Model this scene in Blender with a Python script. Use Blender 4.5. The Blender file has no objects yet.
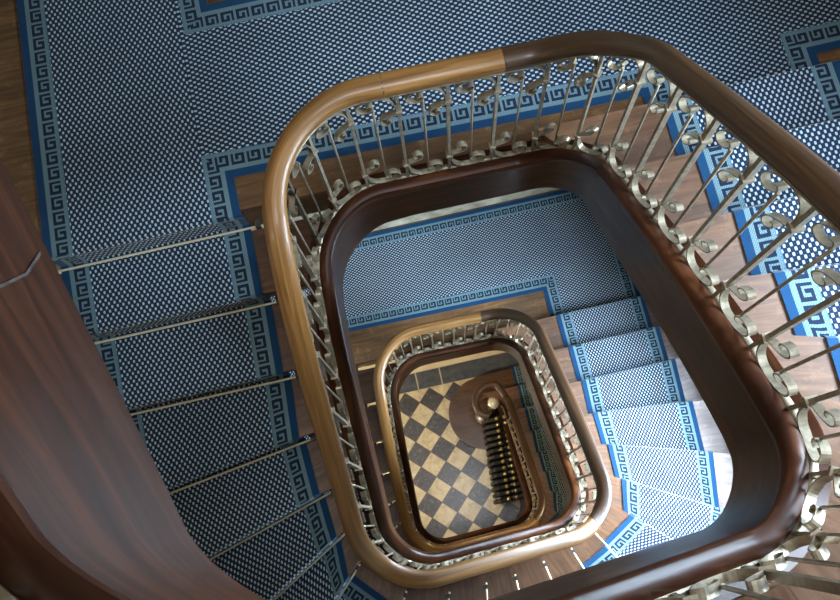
import bpy, bmesh, math, random
from mathutils import Vector, Matrix
random.seed(7)
PI = math.pi
C = bpy.context.scene.collection

# ------------------------------------------------------------------ camera
cam = bpy.data.cameras.new('camera')
camo = bpy.data.objects.new('camera', cam); C.objects.link(camo)
camo.location = (-0.2124, -0.5520, 10.9845)
camo.rotation_euler = (0.2356, 0.0436, -0.2191)
cam.sensor_fit = 'HORIZONTAL'; cam.sensor_width = 36.0
cam.lens = 919.66 / 840 * 36
cam.shift_x = (420 - 417.36) / 840
cam.shift_y = -(300 - 297.43) / 840
cam.clip_start = 0.02; cam.clip_end = 100
bpy.context.scene.camera = camo

# ------------------------------------------------------------------ world, light, exposure
vs = bpy.context.scene.view_settings
vs.view_transform = 'Standard'; vs.look = 'None'; vs.gamma = 1.0; vs.use_curve_mapping = False
vs.exposure = 0.22
world = bpy.data.worlds.new('daylight'); bpy.context.scene.world = world
world.use_nodes = True
bg = world.node_tree.nodes['Background']
bg.inputs[0].default_value = (0.55, 0.75, 1.0, 1); bg.inputs[1].default_value = 0.6

def area(name, loc, rot, sx, sy, power, col, spread=math.pi):
    l = bpy.data.lights.new(name, 'AREA'); l.shape = 'RECTANGLE'; l.size = sx; l.size_y = sy
    l.energy = power; l.color = col; l.spread = spread
    o = bpy.data.objects.new(name, l); C.objects.link(o); o.location = loc; o.rotation_euler = rot
    return o
DAY = (0.62, 0.80, 1.0)
WY = -.28                                  # centre of the low stair windows in the wall beside the winders
area('window_daylight', (2.07, WY, 9.35), (0, math.radians(64), 0), .85, 1.5, 165, DAY, 2.2)
area('window_daylight', (2.07, WY, 5.75), (0, math.radians(66), 0), 1.15, 1.5, 285, DAY, 2.2)
area('skylight_daylight', (0.0, 0.0, 15.3), (0, 0, 0), 1.6, 1.8, 200, (0.86, 0.92, 1.0))

# ------------------------------------------------------------------ stair geometry (from the plan of the well)
H = 3.8; RISE = H / 21; ZF = -0.05          # storey height, riser, floor below string top
WA, WB = 0.5922, 0.7799
RAD = [0.3375, 0.2902, 0.2631, 0.2932]
K1, K2, K3 = -0.0762, 0.0388, -0.0189
HR = 0.775
XW, YW = 1.88, 1.92                         # stairwell walls
ZG = ZF - RISE                              # ground floor level

def build_base():
    r0, r1, r2, r3 = RAD; A, B = WA, WB
    out = []                                # (u, x, y, nx, ny)
    def arc(i, cx, cy, t0, t1, r):
        n = 24
        for k in range(n):
            t = t0 + (t1 - t0) * k / n
            out.append((i + k / n, cx + r * math.cos(t), cy + r * math.sin(t), math.cos(t), math.sin(t)))
    def line(i, x0, y0, x1, y1, nx, ny):
        n = 24
        for k in range(n):
            f = k / n
            out.append((i + f, x0 + (x1 - x0) * f, y0 + (y1 - y0) * f, nx, ny))
    arc(0, -A + r0, B - r0, PI, PI / 2, r0); line(1, -A + r0, B, A - r1, B, 0, 1)
    arc(2, A - r1, B - r1, PI / 2, 0, r1); line(3, A, B - r1, A, -B + r2, 1, 0)
    arc(4, A - r2, -B + r2, 0, -PI / 2, r2); line(5, A - r2, -B, -A + r3, -B, 0, -1)
    arc(6, -A + r3, -B + r3, -PI / 2, -PI, r3); line(7, -A, -B + r3, -A, B - r0, -1, 0)
    return out
BASE = build_base(); NB = len(BASE)
def warp(x, y): return (x + K1 * x * y + K2 * y, y + K3 * x * y)
def base(u, off=0.0):
    k = (u % 8) * 24; i = int(math.floor(k + 1e-9)); f = k - i; i %= NB
    a = BASE[i]; b = BASE[(i + 1) % NB]
    nx = a[3] + (b[3] - a[3]) * f; ny = a[4] + (b[4] - a[4]) * f
    l = math.hypot(nx, ny); nx /= l; ny /= l
    x = a[1] + (b[1] - a[1]) * f + nx * off; y = a[2] + (b[2] - a[2]) * f + ny * off
    return warp(x, y)
# cumulative arc length over one loop
_S = [0.0]
for i in range(NB):
    p = warp(BASE[i][1], BASE[i][2]); q = warp(BASE[(i + 1) % NB][1], BASE[(i + 1) % NB][2])
    _S.append(_S[-1] + math.hypot(q[0] - p[0], q[1] - p[1]))
LOOP = _S[-1]
def u2s(u):
    n = math.floor(u / 8); k = (u - 8 * n) * 24; i = min(int(k), NB - 1); f = k - i
    return n * LOOP + _S[i] + (_S[i + 1] - _S[i]) * f
def s2u(s):
    n = math.floor(s / LOOP); r = s - n * LOOP
    lo, hi = 0, NB
    while hi - lo > 1:
        m = (lo + hi) // 2
        if _S[m] <= r: lo = m
        else: hi = m
    return 8 * n + (lo + (r - _S[lo]) / (_S[lo + 1] - _S[lo])) / 24
# heights of the string top, monotone cubic through the knots
KU = [0, .5, 1, 2, 2.5, 3, 4, 4.5, 5, 6, 6.5, 7]
KZ = [-0.024, -0.004, 0, 0, .1466, .3948, 1.2923, 1.3994, 1.5721, 2.1023, 2.25, 2.6356]
KS = []; KH = []
for n in range(-1, 5):
    for u, z in zip(KU, KZ): KS.append(u2s(8 * n + u)); KH.append(n * H + z)
D_ = [(KH[i + 1] - KH[i]) / (KS[i + 1] - KS[i]) for i in range(len(KS) - 1)]
M_ = [0.0] * len(KS)
for i in range(1, len(KS) - 1):
    a, b = D_[i - 1], D_[i]
    M_[i] = 0 if a * b <= 0 else 2 * a * b / (a + b)
def zs(s):
    lo, hi = 0, len(KS) - 1
    while hi - lo > 1:
        m = (lo + hi) // 2
        if KS[m] <= s: lo = m
        else: hi = m
    h = KS[lo + 1] - KS[lo]; t = (s - KS[lo]) / h
    return ((2*t**3 - 3*t**2 + 1) * KH[lo] + (t**3 - 2*t**2 + t) * h * M_[lo] + (-2*t**3 + 3*t**2) * KH[lo+1] + (t**3 - t**2) * h * M_[lo+1])
def P3(s, z, off=0.0):
    x, y = base(s2u(s), off)
    return (x, y, zs(s) + z)
def well_ring(off, u0, u1, n=40):
    return [base(u0 + (u1 - u0) * i / n, off) for i in range(n + 1)]

# riser lines: point near the well, outward direction (plan)
def ang(d): return (math.cos(math.radians(d)), math.sin(math.radians(d)))
RL = {1: ((.88, .78), 0), 2: ((.88, .49), 0), 3: ((.88, .20), 0), 4: ((.87, -.06), -6), 5: ((.88, -.30), -17), 6: ((.88, -.54), -30),
      7: ((.84, -.765), -44), 8: ((.60, -.885), -60), 9: ((.41, -.96), -71), 10: ((.205, -1.0), -80), 11: ((0, -1.02), -90)}
for k in range(12, 22):
    (x, y), a = RL[22 - k]; RL[k] = ((-x + (.10 if k > 14 else .02), y), -180 - a)
RL.update({21: ((-.787, .765), 180), 20: ((-.787, .49), 180), 19: ((-.792, .19), 180), 18: ((-.805, -.073), 188), 17: ((-.79, -.315), 196), 16: ((-.775, -.51), 210), 15: ((-.78, -.70), 225)})
RL[0] = ((.90, 1.04), 0)
def cross_well(p, d, off):
    # where the riser line, run back towards the well, meets the string
    best = None
    pts = [base(i / 10, off) for i in range(0, 81)]
    for a, b in zip(pts, pts[1:]):
        ex, ey = b[0] - a[0], b[1] - a[1]
        den = d[0] * ey - d[1] * ex
        if abs(den) < 1e-9: continue
        t = ((a[0] - p[0]) * ey - (a[1] - p[1]) * ex) / den
        w = ((a[0] - p[0]) * d[1] - (a[1] - p[1]) * d[0]) / den
        if -0.01 <= w <= 1.01 and (best is None or t > best[0]) and t < .3: best = (t, i)
    return None if best is None else (p[0] + d[0] * best[0], p[1] + d[1] * best[0])
def to_wall(p, d):
    ts = []
    if d[0] > 1e-6: ts.append((XW - p[0]) / d[0])
    if d[0] < -1e-6: ts.append((-XW - p[0]) / d[0])
    if d[1] < -1e-6: ts.append((-YW - p[1]) / d[1])
    t = min(ts); return (p[0] + d[0] * t, p[1] + d[1] * t)
INN = {}; OUT = {}
for k, (p, a) in RL.items():
    d = ang(a)
    q = cross_well(p, d, 0.03) if 1 < k < 21 else None
    if k <= 1: q = (.40 if k == 1 else .30, p[1])
    if k == 21: q = (-.40, p[1])
    INN[k] = q or p; OUT[k] = to_wall(p, d)

# ------------------------------------------------------------------ materials
def mat(name, rough=.5, metal=0.0, spec=.5, coat=0.0, coat_rough=.1):
    m = bpy.data.materials.new(name); m.use_nodes = True
    nt = m.node_tree; b = nt.nodes['Principled BSDF']
    b.inputs['Roughness'].default_value = rough; b.inputs['Metallic'].default_value = metal
    b.inputs['Specular IOR Level'].default_value = spec
    b.inputs['Coat Weight'].default_value = coat; b.inputs['Coat Roughness'].default_value = coat_rough
    return m, nt, b
class N:
    def __init__(s, nt): s.nt = nt
    def new(s, t, **k):
        n = s.nt.nodes.new(t)
        for a, v in k.items(): setattr(n, a, v)
        return n
    def link(s, a, b): s.nt.links.new(a, b)
    def math(s, op, a, b=None, c=None):
        n = s.new('ShaderNodeMath', operation=op)
        for i, v in enumerate((a, b, c)):
            if v is None: continue
            if isinstance(v, (int, float)): n.inputs[i].default_value = v
            else: s.link(v, n.inputs[i])
        return n.outputs[0]
    def mix(s, f, a, b, mode='MIX'):
        n = s.new('ShaderNodeMix', data_type='RGBA', blend_type=mode)
        for i, v in ((0, f), (6, a), (7, b)):
            if isinstance(v, (int, float)): n.inputs[i].default_value = v
            elif isinstance(v, tuple): n.inputs[i].default_value = (*v, 1)
            else: s.link(v, n.inputs[i])
        return n.outputs[2]
    def noise(s, vec, scale, detail=4, rough=.6, dist=0):
        n = s.new('ShaderNodeTexNoise'); n.inputs['Scale'].default_value = scale
        n.inputs['Detail'].default_value = detail; n.inputs['Roughness'].default_value = rough; n.inputs['Distortion'].default_value = dist
        s.link(vec, n.inputs['Vector']); return n.outputs['Fac']
    def ramp(s, f, stops):
        n = s.new('ShaderNodeValToRGB'); e = n.color_ramp.elements
        while len(e) < len(stops): e.new(.5)
        for i, (p, c) in enumerate(stops): e[i].position = p; e[i].color = (*c, 1)
        s.link(f, n.inputs[0]); return n.outputs[0]
    def mapping(s, vec, scale, rot=(0, 0, 0), loc=(0, 0, 0)):
        n = s.new('ShaderNodeMapping'); n.inputs['Scale'].default_value = scale
        n.inputs['Rotation'].default_value = rot; n.inputs['Location'].default_value = loc
        s.link(vec, n.inputs['Vector']); return n.outputs[0]
    def bump(s, h, b, strength=.2, dist=.01):
        n = s.new('ShaderNodeBump'); n.inputs['Strength'].default_value = strength; n.inputs['Distance'].default_value = dist
        s.link(h, n.inputs['Height']); s.link(n.outputs[0], b.inputs['Normal'])

def wood(name, dark, mid, light, rough=.35, coat=.3, gs=(2.0, 30.0, 30.0), coord='UV', wear=.0, blotch=.5, cr=.15, spec=.5):
    m, nt, b = mat(name, rough, coat=coat, coat_rough=cr, spec=spec); n = N(nt)
    tc = n.new('ShaderNodeTexCoord'); v = tc.outputs[coord]
    g = n.noise(n.mapping(v, gs), 1.0, 6, .65, .6)
    c = n.ramp(g, [(.28, dark), (.5, mid), (.72, light)])
    bl = n.noise(n.mapping(v, (gs[0] * .8, gs[1] * .12, gs[2] * .12)), 1.3, 3, .5)
    f = n.math('MULTIPLY', n.math('SUBTRACT', bl, .42), blotch * 4)
    f.node.use_clamp = True
    c = n.mix(f, c, tuple(x * .45 for x in dark))
    if wear:
        w = n.noise(n.mapping(tc.outputs['Object'], (18, 18, 18)), 1, 5, .7)
        wf = n.math('MULTIPLY', n.math('SUBTRACT', w, .56), wear * 8); wf.node.use_clamp = True
        c = n.mix(wf, c, tuple(min(1, x * 1.6 + .03) for x in light))
    n.link(c, b.inputs['Base Color'])
    r = n.math('MULTIPLY_ADD', bl, .35, rough - .17); n.link(r, b.inputs['Roughness'])
    n.bump(g, b, .12, .004)
    return m
M = {}
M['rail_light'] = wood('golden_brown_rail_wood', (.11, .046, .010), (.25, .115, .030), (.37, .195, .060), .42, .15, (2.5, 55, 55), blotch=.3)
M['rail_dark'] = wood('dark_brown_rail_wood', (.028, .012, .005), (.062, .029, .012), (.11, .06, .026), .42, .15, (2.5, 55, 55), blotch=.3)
M['string'] = wood('dark_mahogany_string', (.013, .0045, .0022), (.040, .0125, .005), (.115, .037, .012), .34, .0, (2.2, 14, 14), blotch=.35, spec=.15)
M['tread'] = wood('worn_brown_tread_wood', (.068, .030, .014), (.130, .060, .028), (.205, .105, .052), .42, .15, (3.5, 45, 45), wear=.25, blotch=.4)
M['boards'] = wood('landing_floor_boards', (.07, .032, .012), (.165, .080, .030), (.26, .138, .055), .40, .2, (3, 40, 40), coord='Object', wear=.3)
M['curtail'] = wood('dark_polished_step_wood', (.05, .022, .008), (.085, .04, .016), (.13, .065, .026), .35, .2, (3, 25, 25), coord='Object')

def metal(name, col, rough, metallic=.7, var=.4):
    m, nt, b = mat(name, rough, metallic); n = N(nt)
    tc = n.new('ShaderNodeTexCoord')
    g = n.noise(tc.outputs['Object'], 45, 4, .6)
    c = n.ramp(g, [(.35, tuple(x * (1 - var) for x in col)), (.62, col)])
    n.link(c, b.inputs['Base Color']); n.bump(g, b, .2, .001)
    return m
M['iron'] = metal('pewter_painted_iron', (.40, .335, .235), .40, .5)
M['brass'] = metal('polished_brass_rod', (.95, .84, .60), .40, .45, .1)
M['cast'] = metal('black_cast_iron', (.035, .033, .03), .40, .3)
M['gilt'] = metal('gilded_knob', (.85, .68, .28), .28, .9, .25)
M['cap'] = metal('pale_brass_cap', (.85, .78, .55), .35, .4, .15)
M['tin'] = metal('dark_bracket_iron', (.10, .09, .08), .5, .6)

def carpet(name):
    m, nt, b = mat(name, .95, spec=.15); n = N(nt)
    b.inputs['Sheen Weight'].default_value = .15
    tc = n.new('ShaderNodeTexCoord')
    uv = n.new('ShaderNodeSeparateXYZ'); n.link(tc.outputs['UV'], uv.inputs[0])
    U, V = uv.outputs[0], uv.outputs[1]
    a2 = n.new('ShaderNodeAttribute', attribute_name='field')
    fv = n.new('ShaderNodeSeparateXYZ'); n.link(a2.outputs['Vector'], fv.inputs[0])
    p = .0232; q = .0330
    ca = n.math('COSINE', n.math('MULTIPLY', fv.outputs[0], 2 * PI / p))
    cb = n.math('COSINE', n.math('MULTIPLY', fv.outputs[1], 2 * PI / q))
    prod = n.math('MULTIPLY', ca, cb)
    sm = n.new('ShaderNodeMapRange'); n.link(prod, sm.inputs[0])
    sm.inputs[1].default_value = .17; sm.inputs[2].default_value = .52
    navy, sky, teal, blue = (.011, .021, .048), (.50, .60, .64), (.12, .20, .23), (.010, .052, .125)
    thin = n.math('MULTIPLY', n.math('COSINE', n.math('MULTIPLY', fv.outputs[0], 4 * PI / p)), n.math('COSINE', n.math('MULTIPLY', fv.outputs[1], 4 * PI / q)))
    th = n.new('ShaderNodeMapRange'); n.link(thin, th.inputs[0]); th.inputs[1].default_value = .5; th.inputs[2].default_value = 1.1; th.inputs[4].default_value = .6
    fld = n.mix(th.outputs[0], navy, (.06, .12, .22))
    fld = n.mix(sm.outputs[0], fld, sky)
    # border: greek key
    per = .0655
    s = n.math('FRACT', n.math('DIVIDE', V, per))
    t = n.math('DIVIDE', n.math('SUBTRACT', U, .052), .045)
    def box(s0, s1, t0, t1):
        f = n.math('MULTIPLY', n.math('GREATER_THAN', s, s0), n.math('LESS_THAN', s, s1))
        g = n.math('MULTIPLY', n.math('GREATER_THAN', t, t0), n.math('LESS_THAN', t, t1))
        return n.math('MULTIPLY', f, g)
    key = None
    for bx in ((0, .84, -.02, .25), (.64, .84, 0, 1), (.27, .84, .78, 1.02), (.27, .47, .42, 1), (-.01, .15, 0, 1.02)):
        k = box(*bx); key = k if key is None else n.math('MAXIMUM', key, k)
    speck = n.math('GREATER_THAN', n.math('MULTIPLY', n.math('SINE', n.math('MULTIPLY', U, 2 * PI / .0085)), n.math('SINE', n.math('MULTIPLY', V, 2 * PI / .012))), .45)
    tl = n.mix(n.math('MULTIPLY', speck, .6), teal, (.36, .50, .52))
    brd = n.mix(key, tl, navy)
    brd = n.mix(n.math('LESS_THAN', U, .032), brd, blue)
    rim = n.math('MULTIPLY', n.math('GREATER_THAN', U, .111), n.math('LESS_THAN', U, .1155))
    brd = n.mix(rim, brd, (.10, .2, .3))
    col = n.mix(n.math('GREATER_THAN', U, .1155), brd, fld)
    dirt = n.noise(tc.outputs['Object'], 2.2, 5, .6)
    col = n.mix(1.0, col, n.ramp(dirt, [(.3, (.74, .74, .74)), (.65, (1, 1, 1))]), 'MULTIPLY')
    n.link(col, b.inputs['Base Color'])
    n.bump(n.noise(tc.outputs['Object'], 400, 2), b, .25, .002)
    return m
M['carpet'] = carpet('blue_greek_key_carpet')

def plaster(name, c0, c1, sc=1.2):
    m, nt, b = mat(name, .85); n = N(nt)
    tc = n.new('ShaderNodeTexCoord')
    g = n.noise(tc.outputs['Object'], sc, 6, .6)
    n.link(n.ramp(g, [(.3, c0), (.7, c1)]), b.inputs['Base Color'])
    n.bump(n.noise(tc.outputs['Object'], 30, 4), b, .15, .004)
    return m
M['plaster'] = plaster('aged_cream_plaster', (.26, .22, .15), (.36, .31, .22))
M['ceiling'] = plaster('white_ceiling_plaster', (.6, .58, .52), (.7, .68, .62))
M['skirt'] = plaster('mottled_stone_skirting', (.20, .15, .09), (.78, .70, .52), 5)
M['stone'] = plaster('cream_stone_border', (.66, .56, .36), (.80, .70, .46), 5)
M['filler'] = plaster('grey_joint_filler', (.015, .01, .008), (.10, .075, .06), 50)
M['frame'] = plaster('white_window_paint', (.7, .7, .68), (.78, .78, .76), 3)

def tiles():
    m, nt, b = mat('worn_chequer_tiles', .35, coat=.1); n = N(nt)
    tc = n.new('ShaderNodeTexCoord'); sp = n.new('ShaderNodeSeparateXYZ'); n.link(tc.outputs['Object'], sp.inputs[0])
    x = n.math('SUBTRACT', sp.outputs[0], -.514); y = n.math('SUBTRACT', sp.outputs[1], 1.042)
    a = .2157 * math.sqrt(2)
    i = n.math('DIVIDE', n.math('SUBTRACT', x, y), a); j = n.math('DIVIDE', n.math('ADD', n.math('MULTIPLY', x, -1), n.math('MULTIPLY', y, -1)), a)
    par = n.math('MODULO', n.math('ADD', n.math('ADD', n.math('FLOOR', i), n.math('FLOOR', j)), 100), 2)
    fi = n.math('FRACT', i); fj = n.math('FRACT', j)
    def edge(f):
        return n.math('MINIMUM', f, n.math('SUBTRACT', 1, f))
    ed = n.math('MINIMUM', edge(fi), edge(fj))
    nz = n.noise(tc.outputs['Object'], 9, 6, .7, .6); nz2 = n.noise(tc.outputs['Object'], 26, 5, .7, 1.2)
    light = n.ramp(nz, [(.30, (.36, .28, .15)), (.5, (.60, .50, .31)), (.7, (.72, .63, .42))])
    dark = n.ramp(nz2, [(.42, (.035, .034, .038)), (.58, (.07, .068, .07)), (.68, (.24, .22, .18))])
    c = n.mix(n.math('GREATER_THAN', par, .5), dark, light)
    c = n.mix(n.math('LESS_THAN', ed, .022), c, (.10, .08, .05))
    n.link(c, b.inputs['Base Color']); return m
M['tiles'] = tiles()
def slate():
    m, nt, b = mat('dark_slate_border', .4); n = N(nt)
    tc = n.new('ShaderNodeTexCoord'); nz = n.noise(tc.outputs['Object'], 14, 5, .7)
    c = n.ramp(nz, [(.35, (.045, .052, .068)), (.68, (.10, .11, .13)), (.78, (.2, .2, .17))])
    n.link(c, b.inputs['Base Color']); return m
M['slate'] = slate()
M['grout'] = plaster('pale_grout', (.45, .38, .24), (.55, .48, .32), 10)
def emis(name, col, st):
    m, nt, b = mat(name); b.inputs['Emission Color'].default_value = (*col, 1); b.inputs['Emission Strength'].default_value = st
    b.inputs['Base Color'].default_value = (*col, 1); return m
M['bulb'] = emis('lit_lamp_glass', (1, .72, .36), 8)

# ------------------------------------------------------------------ mesh helpers
class MB:
    """collects verts / faces (+ uv, + field coordinates) for ONE mesh object"""
    def __init__(s): s.v = []; s.f = []; s.uv = []; s.fl = []; s.smooth = []
    def face(s, pts, uvs=None, fls=None, sm=False):
        b = len(s.v); s.v += [tuple(p) for p in pts]; s.f.append(tuple(range(b, b + len(pts))))
        s.uv.append(uvs or [(p[0], p[1]) for p in pts]); s.fl.append(fls); s.smooth.append(sm)
    def grid(s, rows, closed=False, uvf=None, sm=True, caps=False):
        """rows: list of lists of points, shared vertices so shading is smooth"""
        b = len(s.v); n = len(rows[0])
        for r in rows: s.v += [tuple(p) for p in r]
        m = n if closed else n - 1
        for i in range(len(rows) - 1):
            for j in range(m):
                j2 = (j + 1) % n
                s.f.append((b + i * n + j, b + i * n + j2, b + (i + 1) * n + j2, b + (i + 1) * n + j))
                if uvf: s.uv.append([uvf(i, j), uvf(i, j + 1), uvf(i + 1, j + 1), uvf(i + 1, j)])
                else: s.uv.append([(0, 0)] * 4)
                s.fl.append(None); s.smooth.append(sm)
        if caps and closed:
            for r in (0, len(rows) - 1):
                s.f.append(tuple(b + r * n + j for j in range(n))); s.uv.append([(0, 0)] * n); s.fl.append(None); s.smooth.append(False)
    def box(s, x0, x1, y0, y1, z0, z1):
        p = [(x, y, z) for z in (z0, z1) for y in (y0, y1) for x in (x0, x1)]
        for q in ((0, 2, 3, 1), (4, 5, 7, 6), (0, 1, 5, 4), (2, 6, 7, 3), (0, 4, 6, 2), (1, 3, 7, 5)):
            s.face([p[i] for i in q])
    def prism(s, poly, z0, z1):
        n = len(poly)
        s.face([(x, y, z1) for x, y in poly]); s.face([(x, y, z0) for x, y in reversed(poly)])
        for i in range(n):
            a, b = poly[i], poly[(i + 1) % n]
            s.face([(*a, z0), (*b, z0), (*b, z1), (*a, z1)])
    def tube(s, pts, r, seg=8, caps=True):
        rows = []; pv = [Vector(p) for p in pts]
        for i, p in enumerate(pv):
            t = (pv[min(i + 1, len(pv) - 1)] - pv[max(i - 1, 0)]).normalized()
            up = Vector((0, 0, 1)) if abs(t.z) < .9 else Vector((1, 0, 0))
            a = t.cross(up).normalized(); b = t.cross(a).normalized()
            rr = r[i] if isinstance(r, (list, tuple)) else r
            rows.append([p + a * rr * math.cos(2 * PI * k / seg) + b * rr * math.sin(2 * PI * k / seg) for k in range(seg)])
        s.grid(rows, closed=True, caps=caps)
    def lathe(s, prof, cx, cy, seg=24):
        rows = [[(cx + r * math.cos(2 * PI * k / seg), cy + r * math.sin(2 * PI * k / seg), z) for k in range(seg)] for r, z in prof]
        s.grid(rows, closed=True, caps=True)
    def build(s, name, m, parent=None, fix=True):
        me = bpy.data.meshes.new(name); me.from_pydata(s.v, [], s.f)
        me.uv_layers.new(name='UVMap')
        li = 0
        has = any(f is not None for f in s.fl)
        if has: me.attributes.new('field', 'FLOAT_VECTOR', 'CORNER')
        ul = me.uv_layers['UVMap']; att = me.attributes['field'] if has else None
        for fi, f in enumerate(s.f):
            for j in range(len(f)):
                ul.data[li].uv = s.uv[fi][j]
                if has: att.data[li].vector = (*(s.fl[fi][j] if s.fl[fi] else (0, 0)), 0)
                li += 1
        for p, sm in zip(me.polygons, s.smooth): p.use_smooth = sm
        if fix:
            bm = bmesh.new(); bm.from_mesh(me); bmesh.ops.recalc_face_normals(bm, faces=bm.faces); bm.to_mesh(me); bm.free()
        me.materials.append(m)
        o = bpy.data.objects.new(name, me); C.objects.link(o)
        if parent: o.parent = parent; o.matrix_parent_inverse = parent.matrix_world.inverted()
        return o
def tag(o, label=None, cat=None, group=None, kind=None):
    if label: o['label'] = label
    if cat: o['category'] = cat
    if group: o['group'] = group
    if kind: o['kind'] = kind
    return o
def empty(name, loc=(0, 0, 0)):
    o = bpy.data.objects.new(name, None); C.objects.link(o); o.location = loc; o.empty_display_size = .1
    bpy.context.view_layer.update()
    return o
def struct(mb, name, m): return tag(mb.build(name, m), kind='structure')

# ------------------------------------------------------------------ room shell
TOPZ = 3 * H + 3.7
def wall_y(name, y0, y1, holes, m=M['plaster']):
    mb = MB(); xs = sorted({-XW - .2, XW + .2} | {h[0] for h in holes} | {h[1] for h in holes})
    for a, b in zip(xs, xs[1:]):
        hh = sorted([(h[2], h[3]) for h in holes if h[0] <= a + 1e-6 and h[1] >= b - 1e-6])
        z = ZG - .1
        for z0, z1 in hh:
            mb.box(a, b, y0, y1, z, z0); z = z1
        mb.box(a, b, y0, y1, z, TOPZ)
    return struct(mb, name, m)
wins = [(WY - .75, WY + .75, 8.92, 9.8), (WY - .75, WY + .75, 5.12, 6.3)]
wall_y('wall_south', -YW - .2, -YW, [])
wall_y('wall_north', YW, YW + .2, [(-XW, -.66, 2 * H + ZF - .2, 2 * H + 3.2)])
mb = MB(); mb.box(-XW - .2, -XW, -YW, YW, ZG - .1, TOPZ); struct(mb, 'wall_west', M['plaster'])
mb = MB(); x0, x1 = XW, XW + .2                 # east wall: two windows and a doorway at the second landing
for y0, y1, hh in ((-YW, WY - .75, []), (WY - .75, WY + .75, [(5.12, 6.3), (8.92, 9.8)]), (WY + .75, .80, []), (.80, 1.80, [(2 * H + ZF - .2, 2 * H + 2.1)]), (1.80, YW, [])):
    z = ZG - .1
    for a, b in hh: mb.box(x0, x1, y0, y1, z, a); z = b
    mb.box(x0, x1, y0, y1, z, TOPZ)
struct(mb, 'wall_east', M['plaster'])
for b in ((-XW - .2, -XW, YW + .2, YW + 1.6), (-.66, -.5, YW + .2, YW + 1.6), (-XW - .2, -.5, YW + 1.6, YW + 1.75),
          (XW + .2, XW + 1.0, .72, .80), (XW + .2, XW + 1.0, 1.80, 1.9), (XW + 1.0, XW + 1.1, .72, 1.9)):
    mb = MB(); mb.box(*b, 2 * H - .25, 2 * H + 3.4); struct(mb, 'wall_corridor', M['plaster'])
mb = MB(); mb.box(-XW - .2, -.5, YW + .2, YW + 1.75, 2 * H + 3.4, 2 * H + 3.5); mb.box(XW + .2, XW + 1.1, .72, 1.9, 2 * H + 3.4, 2 * H + 3.5); struct(mb, 'ceiling', M['ceiling'])
mb = MB()                                       # ceiling round the roof light
for a in ((-XW - .2, XW + .2, .9, YW + .2), (-XW - .2, XW + .2, -YW - .2, -.9), (-XW - .2, -.8, -.9, .9), (.8, XW + .2, -.9, .9)):
    mb.box(*a, TOPZ, TOPZ + .15)
struct(mb, 'ceiling', M['ceiling'])
for i, (y0, y1, z0, z1) in enumerate(wins):     # stair windows
    f = MB(); x0, x1 = XW + .06, XW + .12
    f.box(x0, x1, y0, y0 + .06, z0, z1); f.box(x0, x1, y1 - .06, y1, z0, z1)
    f.box(x0, x1, y0 + .06, y1 - .06, z0, z0 + .06); f.box(x0, x1, y0 + .06, y1 - .06, z1 - .06, z1)
    f.box(x0, x1, WY - .02, WY + .02, z0 + .06, z1 - .06); f.box(x0 + .01, x1 - .01, y0 + .06, y1 - .06, (z0 + z1) / 2 - .02, (z0 + z1) / 2 + .02)
    struct(f, 'window_%d' % (i + 1), M['frame'])

# landing floors
ring_t = well_ring(0.0, 2.55, .45, 44)          # right to left along the top of the well
for n, zt in ((1, H + ZF), (2, 2 * H + ZF), (3, 3 * H + ZF)):
    poly = [(-XW, YW), (-XW, .77)] + [(-.50, .77)] + list(reversed([p for p in ring_t if p[1] > .60])) + [(.50, .79), (XW, .79), (XW, YW)]
    # keep the outline simple: left edge, well edge, right edge
    top = [p for p in reversed(ring_t) if p[1] > .70]
    poly = [(-XW, YW), (-XW, .795), (top[0][0] + .01, .795)] + [p for p in top if p[1] > .776] + [(top[-1][0] + .02, .757), (XW, .757), (XW, YW)]
    mb = MB(); mb.prism(poly, zt - .22, zt)
    if n == 2: mb.box(-XW, -.66, YW, YW + 1.6, zt - .2, zt); mb.box(XW, XW + 1.0, .80, 1.80, zt - .2, zt)
    struct(mb, 'floor', M['boards'])
# skirting along the landing walls
for n in (1, 2):
    z = n * H + ZF
    mb = MB()
    mb.box(-XW if n == 1 else -.66, XW, YW - (.075 if n == 1 else .03), YW, z, z + .2)
    struct(mb, 'baseboard_north', M['skirt'])
# ground floor
mb = MB(); mb.box(-XW, XW, -YW, 1.042, ZG - .1, ZG); struct(mb, 'floor', M['tiles'])
mb = MB(); mb.box(-XW, XW, 1.262, YW, ZG - .1, ZG); struct(mb, 'floor', M['stone'])
mb = MB(); mb.box(-XW, XW, 1.042, 1.262, ZG - .1, ZG - .002); struct(mb, 'floor', M['grout'])
for a, b in ((-1.24, -.94), (-.94, -.64), (-.64, -.34), (-.34, -.04), (-.04, 1.1)):
    mb = MB(); mb.box(a + .008, b - .008, 1.046, 1.256, ZG - .05, ZG); struct(mb, 'floor', M['slate'])

# ------------------------------------------------------------------ staircases: treads, risers, string
def lerp_table(x, t):
    for (a, p), (b, q) in zip(t, t[1:]):
        if x <= b: return p + (q - p) * max(0, (x - a)) / (b - a)
    return t[-1][1]
def string_depth(u):
    # the face is shallower along the landings, deepest on the topmost flight
    if u >= 20: return lerp_table(u, [(20, 1), (22, 1), (23, 1.15), (23.9, 1.32), (24.4, 1.2), (25, .85), (26, .8)])
    v = u % 8
    if u < 16 and v > 3: return .94
    return lerp_table(v, [(0, 1), (.6, .97), (1.2, .82), (2.6, .80), (3.4, .94 if u < 16 else .98), (8, 1)])
def sweep(prof, s0, s1, step=.03, extra=0.0):
    """prof: closed list of (off, z); returns rows, lengths"""
    n = max(2, int((s1 - s0) / step)); rows = []
    for i in range(n + 1):
        s = s0 + (s1 - s0) * i / n
        dp = string_depth(s2u(s))
        rows.append([P3(s, z * dp if z < -.3 else z, off) for off, z in prof])
    return rows, [s0 + (s1 - s0) * i / n for i in range(n + 1)]
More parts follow.
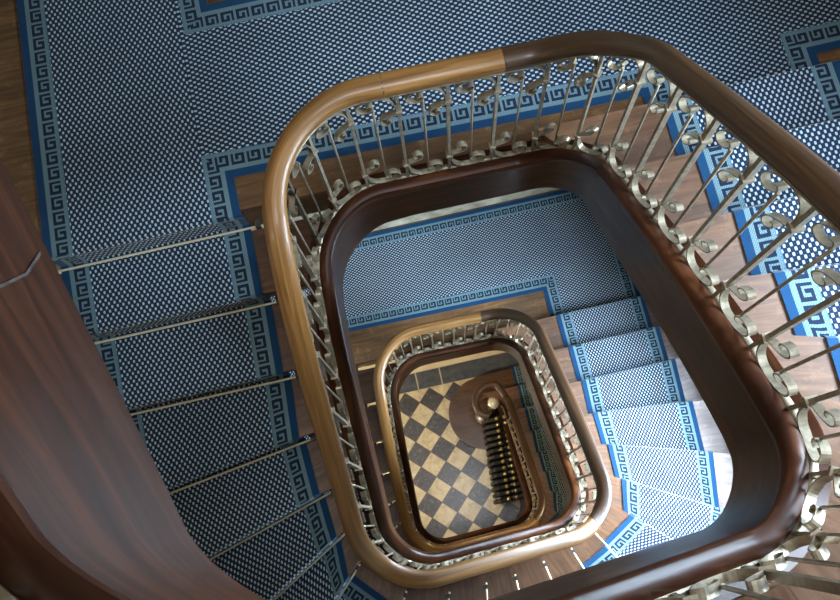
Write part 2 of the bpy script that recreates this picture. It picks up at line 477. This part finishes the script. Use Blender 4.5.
def sweep_obj(name, prof, s0, s1, m, parent, step=.022, z=0.0, lab=None):
    prof = [(o, zz + z) for o, zz in prof]
    rows, L = sweep(prof, s0, s1, step)
    per = [0]
    for a, b in zip(prof, prof[1:] + prof[:1]): per.append(per[-1] + math.hypot(b[0] - a[0], b[1] - a[1]))
    mb = MB(); mb.grid(rows, closed=True, uvf=lambda i, j: (L[i], per[j]), caps=True)
    return mb.build(name, m, parent)
STRING = [(.020, -.37), (.020, -.008), (-.022, -.008), (-.030, .004), (-.042, .012), (-.060, .014), (-.074, .010), (-.081, .001), (-.083, -.012),
          (-.080, -.022), (-.077, -.028), (-.0765, -.05), (-.0765, -.33), (-.0765, -.355), (-.0765, -.375), (-.076, -.39), (-.02, -.39)]
STL = ['timber staircase rising from the chequered ground floor, seen smallest through the well',
       'timber staircase between the two blue landings, its treads circling the middle of the well',
       'timber staircase nearest the camera, its dark string sweeping across the left and bottom edges']
def smooth_angle(o, ang=35):
    o.data.shade_smooth() if hasattr(o.data, 'shade_smooth') else None
    try: o.data.set_sharp_from_angle(angle=math.radians(ang))
    except Exception: pass
stairs = []
for n in range(3):
    zb = n * H + ZF
    root = empty('staircase', (1.2, .8, zb if n else ZG)); tag(root, STL[n], 'staircase', 'flights of stairs round the well'); stairs.append(root)
    for k in range(1, 21):
        i0, o0, i1, o1 = INN[k], OUT[k], INN[k + 1], OUT[k + 1]
        poly = [i0, o0]
        if (abs(o0[0] - XW) < 1e-3 and abs(o1[1] + YW) < 1e-3): poly.append((XW, -YW))
        if (abs(o0[1] + YW) < 1e-3 and abs(o1[0] + XW) < 1e-3): poly.append((-XW, -YW))
        # nosing: push the front edge forward a little
        dx, dy = o0[0] - i0[0], o0[1] - i0[1]; l = math.hypot(dx, dy); nx, ny = -dy / l, dx / l   # points back towards the lower tread for the right hand run
        cx = (o1[0] + i1[0] - o0[0] - i0[0]); cy = (o1[1] + i1[1] - o0[1] - i0[1])
        if nx * cx + ny * cy > 0: nx, ny = -nx, -ny
        f = .0
        poly = [(i0[0] + nx * f, i0[1] + ny * f), (o0[0] + nx * f, o0[1] + ny * f)] + poly[2:] + [o1, i1]
        # closed well edge follows the string curve between the two riser lines
        zt = zb + k * RISE
        mb = MB(); n_ = len(poly)
        A = Vector(i0); D = (Vector(o0) - A).normalized(); E = Vector((-D.y, D.x))
        uvw = lambda p: ((Vector(p[:2]) - A).dot(D) + k * 3.1, (Vector(p[:2]) - A).dot(E) + k * .37)
        T = [(x, y, zt) for x, y in poly]; Bq = [(x, y, zt - .04) for x, y in poly]
        mb.face(T, [uvw(p) for p in T]); mb.face(list(reversed(Bq)), [uvw(p) for p in reversed(Bq)])
        for a in range(n_):
            b = (a + 1) % n_; q = [Bq[a], Bq[b], T[b], T[a]]
            mb.face(q, [(uvw(p)[0], uvw(p)[1] + p[2]) for p in q])
        mb.build('tread', M['tread'], root)
        # riser board set back under the nosing
        g = .028; bx, by = -nx, -ny
        mb = MB(); q = [(i0[0] + bx * g, i0[1] + by * g), (o0[0] + bx * g, o0[1] + by * g), (o0[0] + bx * (g + .02), o0[1] + by * (g + .02)), (i0[0] + bx * (g + .02), i0[1] + by * (g + .02))]
        q = [(max(-XW, min(XW, x)), max(-YW, min(YW, y))) for x, y in q]
        mb.prism(q, zt - RISE, zt - .04); mb.build('riser', M['tread'], root)
    # last riser up to the landing
    i0, o0 = INN[21], OUT[21]
    s0 = u2s(8 * n + (2.62 if n == 0 else 0.0)); s1 = u2s(8 * (n + 1) + (.0 if n < 2 else 1.2))
    if n == 0: sweep_obj('string', STRING, s0, s1, M['string'], root)
    else: sweep_obj('string', STRING, s0, s1, M['string'], root, .03 if n == 1 else .010)
    for o in root.children:
        if o.name.startswith('string'): smooth_angle(o)

def on_face(u, z, off=-.0775):
    return P3(u2s(u), z, off)
mb = MB(); jp = [(23.27, -.435), (23.24, -.36), (23.215, -.275), (23.20, -.22), (23.17, -.185), (23.15, -.16), (23.11, -.09)]
for k in range(2): pass
rows = []
for i, (u, z) in enumerate(jp):
    du = .0007; dz = .0008
    rows.append([on_face(u - du, z - dz), on_face(u - du, z - dz, -.0782), on_face(u + du, z + dz, -.0782), on_face(u + du, z + dz)])
mb.grid(rows, closed=True, sm=False, caps=True); o = mb.build('joint_filler', M['filler'], stairs[2]); o['label'] = 'grey filler in the zigzag joint of the string'
# curtail step and panelled side under the first flight
root = stairs[0]
mb = MB(); cx, cy, cr = .37, .575, .43
arcp = [(cx + cr * math.cos(t), cy + cr * math.sin(t)) for t in [PI / 2 + (PI * 1.25) * i / 40 for i in range(41)]]
poly = [(XW, .79), (XW, 1.02)] + [(cx, 1.02)] + arcp[1:] + [(.62, .30), (.62, .79)]
mb.prism(poly, ZF - .04, ZF); mb.build('curtail_tread', M['curtail'], root)
mb = MB()
arc2 = [(cx + (cr - .03) * math.cos(t), cy + (cr - .03) * math.sin(t)) for t in [PI / 2 + (PI * 1.25) * i / 40 for i in range(41)]]
mb.prism([(XW, .79), (XW, .99), (cx, .99)] + arc2[1:] + [(.6, .33), (.6, .79)], ZG, ZF - .04); mb.build('curtail_riser', M['curtail'], root)
rows = []; L = []
for i in range(61):
    s = u2s(2.9) + (u2s(7.4) - u2s(2.9)) * i / 60; L.append(s)
    a = base(s2u(s), -.05); b = base(s2u(s), -.01); z = zs(s) - .37
    if s > u2s(4.0): zl = max(z - .02, ZG) if s > u2s(4.6) else ZG
    else: zl = ZG
    rows.append([(*a, z), (*a, min(zl, z - .01)), (*b, min(zl, z - .01)), (*b, z)])
mb = MB(); mb.grid(rows[:32], closed=True, uvf=lambda i, j: (L[i], j * .5), sm=False, caps=True); mb.build('side_panel', M['string'], root)

# ------------------------------------------------------------------ balustrades
BOT = 0.0                                      # bar sits on the string / treads
RH = HR - .05                                  # underside of handrail
RAILP = [(-.030, -.052), (-.030, -.040), (-.0385, -.032), (-.0395, -.018), (-.034, -.006), (-.020, .0015), (0, .004), (.020, .0015), (.034, -.006), (.0395, -.018), (.0385, -.032), (.030, -.040), (.030, -.052)]
PITCH = LOOP / 30
def strip_pts(seq, n):
    """Catmull-Rom through 2D points"""
    out = []; q = [seq[0]] + seq + [seq[-1]]
    for i in range(1, len(q) - 2):
        p0, p1, p2, p3 = q[i - 1], q[i], q[i + 1], q[i + 2]
        for k in range(n):
            t = k / n
            out.append(tuple(.5 * (2 * p1[a] + (-p0[a] + p2[a]) * t + (2*p0[a] - 5*p1[a] + 4*p2[a] - p3[a]) * t*t + (-p0[a] + 3*p1[a] - 3*p2[a] + p3[a]) * t**3) for a in (0, 1)))
    out.append(seq[-1]); return out
HP = PITCH / 2
SCROLL = strip_pts([(.044, .172), (.033, .172), (.030, .190), (.047, .204), (.065, .187), (.058, .158), (.034, .143), (.010, .134), (.0065, .114), (.009, .076), (.020, .038),
                    (.044, .010), (.074, .003), (.108, .007), (.134, .028), (.138, .056), (.120, .078), (.096, .077), (.082, .060), (.088, .042), (.103, .046)], 3)
BO = -.020                                     # the ironwork stands a little inside the rail's centre line
def ribbon(mb, s0, path, flip, w, th, R):
    """a strap bent in the plane of the railing; flip = rotated half a turn about the middle of the bay"""
    rows = []
    pts = [(s0 + a, b) if not flip else (s0 - a, R - b) for a, b in path]
    for i, p in enumerate(pts):
        a = pts[max(i - 1, 0)]; b = pts[min(i + 1, len(pts) - 1)]
        tx, tz = b[0] - a[0], b[1] - a[1]; l = math.hypot(tx, tz) or 1; nx, nz = -tz / l * th / 2, tx / l * th / 2
        e = .35 if i in (0, len(pts) - 1) else 1
        rows.append([P3(p[0] + nx * e, BOT + p[1] + nz * e, BO - w / 2), P3(p[0] - nx * e, BOT + p[1] - nz * e, BO - w / 2),
                     P3(p[0] - nx * e, BOT + p[1] - nz * e, BO + w / 2), P3(p[0] + nx * e, BOT + p[1] + nz * e, BO + w / 2)])
    mb.grid(rows, closed=True, sm=False, caps=True)
def bar(mb, s, z0, z1, ws, wo):
    rows = []
    for k in range(2):
        z = (z0, z1)[k]
        rows.append([P3(s - ws / 2, 0, BO - wo / 2)[:2], P3(s + ws / 2, 0, BO - wo / 2)[:2], P3(s + ws / 2, 0, BO + wo / 2)[:2], P3(s - ws / 2, 0, BO + wo / 2)[:2]])
        zz = zs(s) + z; rows[-1] = [(*p, zz) for p in rows[-1]]
    mb.grid(rows, closed=True, sm=False, caps=True)
for n in range(3):
    # each storey's railing runs from the landing corner up to the next landing
    ua, ub = 8 * n + (2.75 if n == 0 else .0), 8 * (n + 1)
    if n == 2: ub = 24.3
    sa, sb = u2s(ua), u2s(ub)
    c = P3(sa, 0); root = empty('balustrade', (c[0], c[1], c[2]))
    tag(root, ['iron balustrade of the lowest flight, its rail curling to the pale capped newel',
               'iron scroll balustrade of the middle storey, its rail the small loop round the chequered floor',
               'large iron scroll balustrade with brown rail framing the upper landing'][n], 'balustrade', 'iron balustrades round the well')
    if n < 2 or True:
        # handrail lengths, jointed
        r0 = sa if n == 0 else u2s(8 * n + 1.12); r1 = u2s(8 * n + 9.12) if n < 2 else sb
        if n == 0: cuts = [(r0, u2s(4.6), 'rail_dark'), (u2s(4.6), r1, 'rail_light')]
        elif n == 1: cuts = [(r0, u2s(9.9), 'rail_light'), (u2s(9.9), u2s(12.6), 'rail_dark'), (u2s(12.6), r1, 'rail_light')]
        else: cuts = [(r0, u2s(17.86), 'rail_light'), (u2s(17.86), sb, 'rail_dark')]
        for a, b, m in cuts:
            o = sweep_obj('handrail', RAILP, a + .0008, b - .0008, M[m], root, .025, HR); smooth_angle(o, 50)
            if n == 2: o['label'] = 'golden brown handrail length' if m == 'rail_light' else 'dark brown handrail length'
        o = sweep_obj('bottom_rail', [(BO - .011, -.012), (BO - .011, .0), (BO + .011, .0), (BO + .011, -.012)], sa, sb, M['iron'], root, .03, 0.003)
        o = sweep_obj('top_bar', [(BO - .012, -.006), (BO - .012, .0), (BO + .012, .0), (BO + .012, -.006)], sa, sb, M['iron'], root, .03, HR - .052)
    j0 = math.ceil((sa - .0) / PITCH - 1e-6); j = j0
    R = HR - .058
    while j * PITCH + .132 < sb + .14:
        s = j * PITCH + .132
        mb = MB(); bar(mb, s, 0, R, .011, .017); bal = mb.build('baluster', M['iron'], root)
        for zc in (.124, R - .124):
            mb = MB(); bar(mb, s, zc - .007, zc + .007, .024, .028); mb.build('collar', M['iron'], bal)
        mb = MB(); ribbon(mb, s, SCROLL, False, .021, .0042, R); mb.build('scroll', M['iron'], bal)
        mb = MB(); ribbon(mb, s, SCROLL, True, .021, .0042, R); mb.build('scroll', M['iron'], bal)
        mb = MB(); st = s + HP
        dz0 = zs(st)
        a = P3(st, .074, BO); b = P3(st, R - .074, BO)
        mb.tube([a, ((a[0] + b[0]) / 2, (a[1] + b[1]) / 2, (a[2] + b[2]) / 2), b], .0045, 8)
        mb.build('spindle', M['iron'], root)
        j += 1
    if n == 0:                                  # rail end winding round to the newel
        z0 = zs(sa) + HR
        p0 = base(s2u(sa)); path = []
        p1 = base(s2u(sa) + .05); tx, ty = p0[0] - p1[0], p0[1] - p1[1]; l = math.hypot(tx, ty); tx /= l; ty /= l
        ctrl = [(p1[0], p1[1]), p0, (p0[0] + tx * .08, p0[1] + ty * .08), (.50, .735), (.41, .750), (.31, .715), (.25, .63), (.24, .54), (.28, .46), (.35, .425)]
        pts = strip_pts(ctrl, 6); rows = []
        zl = [z0 + (.03 if i < 6 else 0) for i in range(len(pts))]
        for i, p in enumerate(pts):
            a = pts[max(i - 1, 0)]; b = pts[min(i + 1, len(pts) - 1)]; dx, dy = b[0] - a[0], b[1] - a[1]; l = math.hypot(dx, dy); nx, ny = dy / l, -dx / l
            zz = z0 + zs(u2s(s2u(sa) + .05 * (1 - min(i, 6) / 6))) - zs(sa)
            rows.append([(p[0] + nx * o, p[1] + ny * o, zz + z) for o, z in RAILP])
        mb = MB(); mb.grid(rows, closed=True, uvf=lambda i, j: (i * .03, j * .01), caps=True); o = mb.build('rail_volute', M['rail_dark'], root); smooth_angle(o, 50)

# newel post on the curtail step
root = empty('newel_post', (.43, .55, ZF)); tag(root, 'turned newel post with round pale brass cap at the foot of the stairs', 'newel post')
mb = MB(); mb.lathe([(.19, ZF), (.19, ZF + .03), (.165, ZF + .05), (.075, ZF + .07), (.07, ZF + .2), (.05, ZF + .26), (.04, ZF + .5), (.055, ZF + .72), (.06, ZF + .8), (.04, ZF + .85), (.045, ZF + .98)], .43, .55)
o = mb.build('post', M['curtail'], root); smooth_angle(o, 40)
mb = MB(); mb.lathe([(.02, ZF + .98), (.062, ZF + .99), (.066, ZF + 1.01), (.060, ZF + 1.03), (.035, ZF + 1.042), (.002, ZF + 1.044)], .43, .55)
o = mb.build('cap', M['cap'], root); smooth_angle(o, 60)

mb = MB(); mb.lathe([(.03, ZF + .05), (.025, ZF + .3), (.02, ZF + .6), (.045, ZF + .62), (.05, ZF + .64), (.03, ZF + .66), (.002, ZF + .665)], .365, .50, 16)
o = mb.build('knob', M['tin'], root); smooth_angle(o, 50); o['label'] = 'dull dark knob beside the cap'
# cast iron radiator with gilt knobs under the first flight
root = empty('radiator', (.46, 0, ZG)); tag(root, 'black cast iron radiator with two rows of gilt knobs beneath the lowest flight', 'radiator')
NR = 14
for i in range(NR):
    f = i / (NR - 1); x = .50 + (.425 - .50) * f; y = .42 + (-.47 - .42) * f
    mb = MB(); w = .195; zt = .52
    prof = [(-w, ZG + .1), (-w - .01, ZG + .3), (-w, zt - .05), (-w + .05, zt), (-.05, zt - .02), (0, zt - .05), (.05, zt - .02), (w - .05, zt), (w, zt - .05), (w + .01, ZG + .3), (w, ZG + .1)]
    rows = [[(x + px, y + dy, z) for px, z in prof] for dy in (-.026, -.016, .016, .026)]
    rows = [[(x + px * (.9 if k in (0, 3) else 1), y + dy, z - (.02 if k in (0, 3) else 0)) for px, z in prof] for k, dy in enumerate((-.026, -.016, .016, .026))]
    mb.grid(rows, closed=True, sm=False, caps=True); fin = mb.build('fin', M['cast'], root)
    for sx in (-.045, .045):
        mb = MB(); mb.lathe([(.006, zt - .03), (.018, zt - .01), (.024, zt + .015), (.017, zt + .035), (.002, zt + .042)], x + sx, y, 10)
        o = mb.build('knob', M['gilt'], fin); smooth_angle(o, 60)
mb = MB(); mb.tube([(.50, .45, ZG + .15), (.425, -.50, ZG + .15)], .025); mb.tube([(.50, .45, .36), (.425, -.50, .36)], .02); mb.build('header_pipe', M['cast'], root)
for y in (.36, -.42):
    mb = MB(); mb.box(.33, .60, y - .02, y + .02, ZG, ZG + .11); mb.build('foot', M['cast'], root)

# ------------------------------------------------------------------ carpets
BWD = .118
def fieldpt(p, zoff=0.0): return (p[0], p[1] + zoff)
def split_field(mb, seam):
    # right of the seam the cloth runs crosswise: cut faces at the seam and swap the pattern axes there
    def clip(pts, keep_left):
        out = []
        for a, b in zip(pts, pts[1:] + pts[:1]):
            ia = (a[0] <= seam) == keep_left; ib = (b[0] <= seam) == keep_left
            if ia: out.append(a)
            if ia != ib and abs(a[0] - b[0]) > 1e-9:
                t = (seam - a[0]) / (b[0] - a[0]); out.append(tuple(a[i] + (b[i] - a[i]) * t for i in range(3)))
        return out
    F = []
    for i, f in enumerate(mb.f):
        if mb.uv[i][0] == (.3, .3): F.append([mb.v[k] for k in f])
    keep = [i for i in range(len(mb.f)) if mb.uv[i][0] != (.3, .3)]
    old = [([mb.v[k] for k in mb.f[i]], mb.uv[i], mb.fl[i]) for i in keep]
    mb.v, mb.f, mb.uv, mb.fl, mb.smooth = [], [], [], [], []
    for p, u, fl in old: mb.face(p, u, fl)
    for p in F:
        for left in (True, False):
            c = clip(p, left)
            if len(c) >= 3: mb.face(c, [(.3, .3)] * len(c), [((v[0], v[1]) if left else (v[1], v[0])) for v in c])
def landing_carpet(poly, flags, z, label, group=None, seam=-.90):
    """poly counter-clockwise; flags[i]: edge i -> i+1 has a border"""
    mb = MB(); n = len(poly); T = .008
    def nrm(i):
        a, b = poly[i], poly[(i + 1) % n]; dx, dy = b[0] - a[0], b[1] - a[1]; l = math.hypot(dx, dy); return (-dy / l, dx / l), (dx / l, dy / l)
    inner = []
    for i in range(n):
        (n0, d0), (n1, d1) = nrm(i - 1), nrm(i)
        w0 = BWD if flags[i - 1] else 0; w1 = BWD if flags[i] else 0
        # axis-aligned outline: offsets add
        p = poly[i]
        den = n0[0] * n1[1] - n0[1] * n1[0]
        if abs(den) < 1e-6: inner.append((p[0] + n1[0] * w1, p[1] + n1[1] * w1))
        else:
            x = (w0 * n1[1] - w1 * n0[1]) / den; y = (n0[0] * w1 - n1[0] * w0) / den
            inner.append((p[0] + x, p[1] + y))
    for i in range(n):
        if not flags[i]: continue
        j = (i + 1) % n; a, b, c, d = poly[i], poly[j], inner[j], inner[i]; nn, dd = nrm(i)
        f = lambda p: ((p[0] - a[0]) * nn[0] + (p[1] - a[1]) * nn[1], (p[0] - a[0]) * dd[0] + (p[1] - a[1]) * dd[1])
        q = [a, b, c, d]
        mb.face([(x, y, z + T) for x, y in q], [f(p) for p in q], [p for p in q])
        mb.face([(*a, z), (*b, z), (*b, z + T), (*a, z + T)], [(0, 0)] * 4, [(0, 0)] * 4)
    # field tessellated
    from mathutils.geometry import tessellate_polygon
    for t in tessellate_polygon([[Vector((x, y, 0)) for x, y in inner]]):
        q = [inner[k] for k in t]; mb.face([(x, y, z + T) for x, y in q], [(.3, .3)] * 3, [tuple(p) for p in q])
    if seam is not None: split_field(mb, seam)
    o = mb.build('landing_carpet', M['carpet'], fix=False)
    bm = bmesh.new(); bm.from_mesh(o.data)
    for fc in bm.faces:
        if abs(fc.normal.z) > .5 and fc.normal.z < 0: fc.normal_flip()
    bm.to_mesh(o.data); bm.free()
    return tag(o, label, 'carpet', group or 'blue landing carpets')
landing_carpet([(-1.58, .770), (-.787, .770), (-.787, .935), (.88, .89), (.88, .760), (1.60, .760), (1.60, .905), (XW + .6, .905), (XW + .6, 1.70), (-.765, 1.72), (-.765, YW + 1), (-1.54, YW + 1)],
               [0, 1, 1, 1, 0, 1, 1, 0, 1, 1, 0, 1], 2 * H + ZF, 'blue key-bordered carpet on the upper landing, filling the top left of the picture')
landing_carpet([(-1.58, .770), (-.787, .770), (-.787, 1.06), (.86, 1.035), (.86, .760), (1.60, .760), (1.60, 1.83), (-1.58, 1.83)],
               [0, 1, 1, 1, 0, 1, 1, 1], H + ZF, 'blue key-bordered carpet on the lower landing, seen through the well opening')

CIN = {}; COUT = {}
for k, (p, a) in RL.items():
    d = ang(a)
    w = .70
    q = p
    adj = {8: .02, 9: .035, 10: .03, 11: .03, 12: .03, 13: .035, 14: .02}.get(k, 0)
    q = (p[0] + d[0] * adj, p[1] + d[1] * adj)
    if k >= 15:
        w = {21: .803, 20: .80, 19: .79, 18: .77, 17: .76, 16: .76, 15: .76}[k]
        if k == 21: q = (q[0], .775)
    CIN[k] = q; COUT[k] = (q[0] + d[0] * w, q[1] + d[1] * w)
def vlerp(a, b, t): return (a[0] + (b[0] - a[0]) * t, a[1] + (b[1] - a[1]) * t)
def runner(zb, k0, k1, label):
    """carpet over treads k0..k1 with its risers, one continuous strip"""
    mb = MB(); T = .008; vcur = 0.0
    def strip(rowA, rowB, dv, fyA, fyB):
        nonlocal vcur
        # columns: well border, field, wall border
        A0, A1 = Vector(rowA[0]), Vector(rowA[1]); B0, B1 = Vector(rowB[0]), Vector(rowB[1])
        la, lb = (A1 - A0).length, (B1 - B0).length
        ca = [0, BWD / la, .5, 1 - BWD / la, 1]; cb = [0, BWD / lb, .5, 1 - BWD / lb, 1]
        us = [0, BWD, .4, BWD, 0]
        dins = (B0 - A0).length; douts = (B1 - A1).length
        global_vi, global_vo = vi[0], vo[0]
        for c in range(4):
            q = [A0.lerp(A1, ca[c]), A0.lerp(A1, ca[c + 1]), B0.lerp(B1, cb[c + 1]), B0.lerp(B1, cb[c])]
            inner = c < 2
            va, vb = (vi[0], vi[0] + dins) if inner else (vo[0], vo[0] + douts)
            uv = [(us[c], va), (us[c + 1], va), (us[c + 1], vb), (us[c], vb)]
            if c in (1, 2): uv = [(.3, va), (.3, va), (.3, vb), (.3, vb)]
            fx = [ca[c] * la, ca[c + 1] * la, cb[c + 1] * lb, cb[c] * lb]
            fl = [(fx[0], fyA[0] + (fyA[1] - fyA[0]) * ca[c]), (fx[1], fyA[0] + (fyA[1] - fyA[0]) * ca[c + 1]), (fx[2], fyB[0] + (fyB[1] - fyB[0]) * cb[c + 1]), (fx[3], fyB[0] + (fyB[1] - fyB[0]) * cb[c])]
            mb.face(q, uv, fl)
        vi[0] += dins; vo[0] += douts
    vi = [0.0]; vo = [0.0]
    for k in range(k0, k1 + 1):
        i0, o0 = CIN[k], COUT[k]
        D = Vector((o0[0] - i0[0], o0[1] - i0[1])).normalized()
        if k < 21: mi = vlerp(CIN[k + 1], COUT[k + 1], .5); 
        else: mi = (i0[0], i0[1] + .3)
        E = Vector((-D.y, D.x)); m0 = vlerp(i0, o0, .5)
        if E.dot(Vector(mi) - Vector(m0)) < 0: E = -E        # E points up the stairs
        zt = zb + k * RISE; zl = zt - RISE
        def row(back, z, kk=k): return [(i0[0] + E.x * back, i0[1] + E.y * back, z), (o0[0] + E.x * back, o0[1] + E.y * back, z)]
        R0 = row(.016, zl + T); R1 = row(.016, zt - .045); R2 = row(-.004, zt - .035); R3 = row(-.008, zt - .012); R4 = row(0.002, zt + T)
        fy = -.0
        seq = [R0, R1, R2, R3, R4]; y = 0; cum = [0]
        for a, b in zip(seq, seq[1:]): y += (Vector(b[0]) - Vector(a[0])).length; cum.append(y)
        for a, b, ya, yb in zip(seq, seq[1:], cum, cum[1:]): strip(a, b, 0, (ya - y, ya - y), (yb - y, yb - y))
        if k < k1 or k < 21:
            if k == 21: break
            i1, o1 = CIN[k + 1], COUT[k + 1]; D1 = Vector((o1[0] - i1[0], o1[1] - i1[1])).normalized(); E1 = Vector((-D1.y, D1.x))
            if E1.dot(Vector(i1) - Vector(i0) + Vector(o1) - Vector(o0)) < 0: E1 = -E1
            nx = [(i1[0] + E1.x * .016, i1[1] + E1.y * .016, zt + T), (o1[0] + E1.x * .016, o1[1] + E1.y * .016, zt + T)]
            di = (Vector(nx[0]) - Vector(R4[0])); do = Vector(nx[1]) - Vector(R4[1])
            strip(R4, nx, 0, (0, 0), (di.dot(E.to_3d()), do.dot(E.to_3d())))
    return tag(mb.build('stair_runner', M['carpet'], fix=False), label, 'carpet', 'blue stair runners')
runner(2 * H + ZF, 1, 9, 'bright blue stair runner climbing out of the right edge from the upper landing')
runner(H + ZF, 1, 21, 'long blue stair runner of the middle flight, brightest on the treads right of the well')
# ground runner begins on the floor and crosses the curtail step
for k in range(1, 9):
    d = ang(RL[k][1]); CIN[k] = (CIN[k][0] - d[0] * .07, CIN[k][1] - d[1] * .07)
CIN[0] = (.81, 1.035); COUT[0] = (1.58, 1.035)
FIX = dict(CIN)
runner(ZF, 0, 21, 'small greenish stair runner of the lowest flight seen beside the newel')

# ------------------------------------------------------------------ stair rods
def rod(n, k, label):
    zb = n * H + ZF; i0, o0 = CIN[k], COUT[k]
    D = Vector((o0[0] - i0[0], o0[1] - i0[1])).normalized()
    mi = vlerp(CIN[k + 1], COUT[k + 1], .5) if k < 21 else (i0[0], i0[1] + .3)
    E = Vector((-D.y, D.x)); m0 = vlerp(i0, o0, .5)
    if E.dot(Vector(mi) - Vector(m0)) < 0: E = -E
    z = zb + (k - 1) * RISE + .018
    ext = {8: .09, 9: .12, 10: .13, 11: .13, 12: .12, 13: .10, 14: .07, 15: .06, 16: .06, 17: .06}.get(k, .055)
    fw = .026 if k <= 13 else .004
    a = Vector((*i0, z)) - D.to_3d() * ext - E.to_3d() * fw; b = Vector((*o0, z)) + D.to_3d() * .05 - E.to_3d() * fw
    root = empty('stair_rod', (a + b) / 2 ); tag(root, label, 'stair rod', 'brass rods holding the blue stair runners')
    mb = MB(); mb.tube([a, (a + b) / 2, b], .0052, 8); o = mb.build('rod', M['brass'], root); smooth_angle(o, 50)
    for p in (a + D.to_3d() * .02, b - D.to_3d() * .02):
        mb = MB()
        q = [p + D.to_3d() * sx * .011 + E.to_3d() * sy for sx, sy in ((-1, -.008), (1, -.008), (1, .027), (-1, .027))]
        mb.prism([(v.x, v.y) for v in q], z - .012, z + .012); mb.build('bracket', M['tin'], root)
LR = {21: 'brass stair rod just below the upper landing edge, uppermost on the left flight',
      20: 'second brass stair rod down the left flight from the upper landing',
      19: 'third brass stair rod down the left flight from the upper landing',
      18: 'fourth brass stair rod down the left flight, last of the parallel ones',
      17: 'fifth brass stair rod down the left flight, slanting towards the bottom left winders',
      16: 'sixth brass stair rod down the left flight, at the lower edge of the visible runner',
      15: 'brass stair rod in the bottom left corner winders, just outside the golden rail curve',
      14: 'brass stair rod at the bottom left winder next before the straight bottom run of rail',
      13: 'leftmost brass stair rod on the dark treads below the bottom run of golden rail',
      12: 'second from left brass stair rod below the bottom run of golden rail',
      11: 'middle brass stair rod on the dark treads below the bottom run of golden rail',
      10: 'brass stair rod on the dark tread just left of the bottom blue winder carpet',
      9: 'brass stair rod on the tread where the lower right winder carpet meets the string',
      8: 'brass stair rod end beside the pale sheen of the lower right rail bend'}
for k in range(8, 22): rod(1, k, LR[k])
LG = {21: 'tiny brass rod end below the lower landing edge, left of the inner golden rail',
      20: 'second tiny brass rod end down beside the inner golden rail',
      19: 'third tiny brass rod end down beside the inner golden rail',
      18: 'fourth tiny brass rod end down beside the inner golden rail',
      17: 'fifth tiny brass rod end down beside the inner golden rail',
      16: 'longest visible brass rod end left of the inner golden rail, near its bottom left bend'}
for k in range(16, 22): rod(0, k, LG[k])

# ------------------------------------------------------------------ wall lamps out of view: right one inferred, left two added as fill
def lamp(loc, face, power, label, col):
    root = empty('unseen_wall_lamp', loc); tag(root, label, 'lamp')
    x, y, z = loc; fx, fy = face
    mb = MB(); mb.lathe([(.05, z - .05), (.055, z), (.05, z + .05)], x, y, 12); mb.build('wall_plate', M['gilt'], root)
    mb = MB(); mb.tube([(x, y, z), (x + fx * .12, y + fy * .12, z - .03), (x + fx * .16, y + fy * .16, z + .05)], .01); mb.build('arm', M['gilt'], root)
    mb = MB(); mb.lathe([(.02, z + .05), (.05, z + .08), (.065, z + .13), (.05, z + .18), (.01, z + .2)], x + fx * .16, y + fy * .16, 16); mb.build('glass_globe', M['bulb'], root)
    l = bpy.data.lights.new('lamp_light', 'POINT'); l.energy = power; l.color = col; l.shadow_soft_size = .08
    o = bpy.data.objects.new('lamp_light', l); C.objects.link(o); o.location = (x + fx * .28, y + fy * .28, z + .13)
    o.parent = root; o.matrix_parent_inverse = root.matrix_world.inverted()
lamp((-XW + .03, .3, 1.9), (1, 0), 150, 'unseen added wall lamp on the left ground floor wall, standing in for door daylight', (1, .92, .78))  # added in place of daylight from an unseen entrance door
lamp((XW - .03, -.2, 2.7), (-1, 0), 38, 'brass wall lamp with lit globe above the lowest flight, on the right wall', (1, .78, .45))
lamp((-XW + .03, -.3, 9.9), (1, 0), 16, 'unseen added wall lamp on the left wall above the winders, warm fill light', (1, .78, .50))  # added out of view to warm the left flights
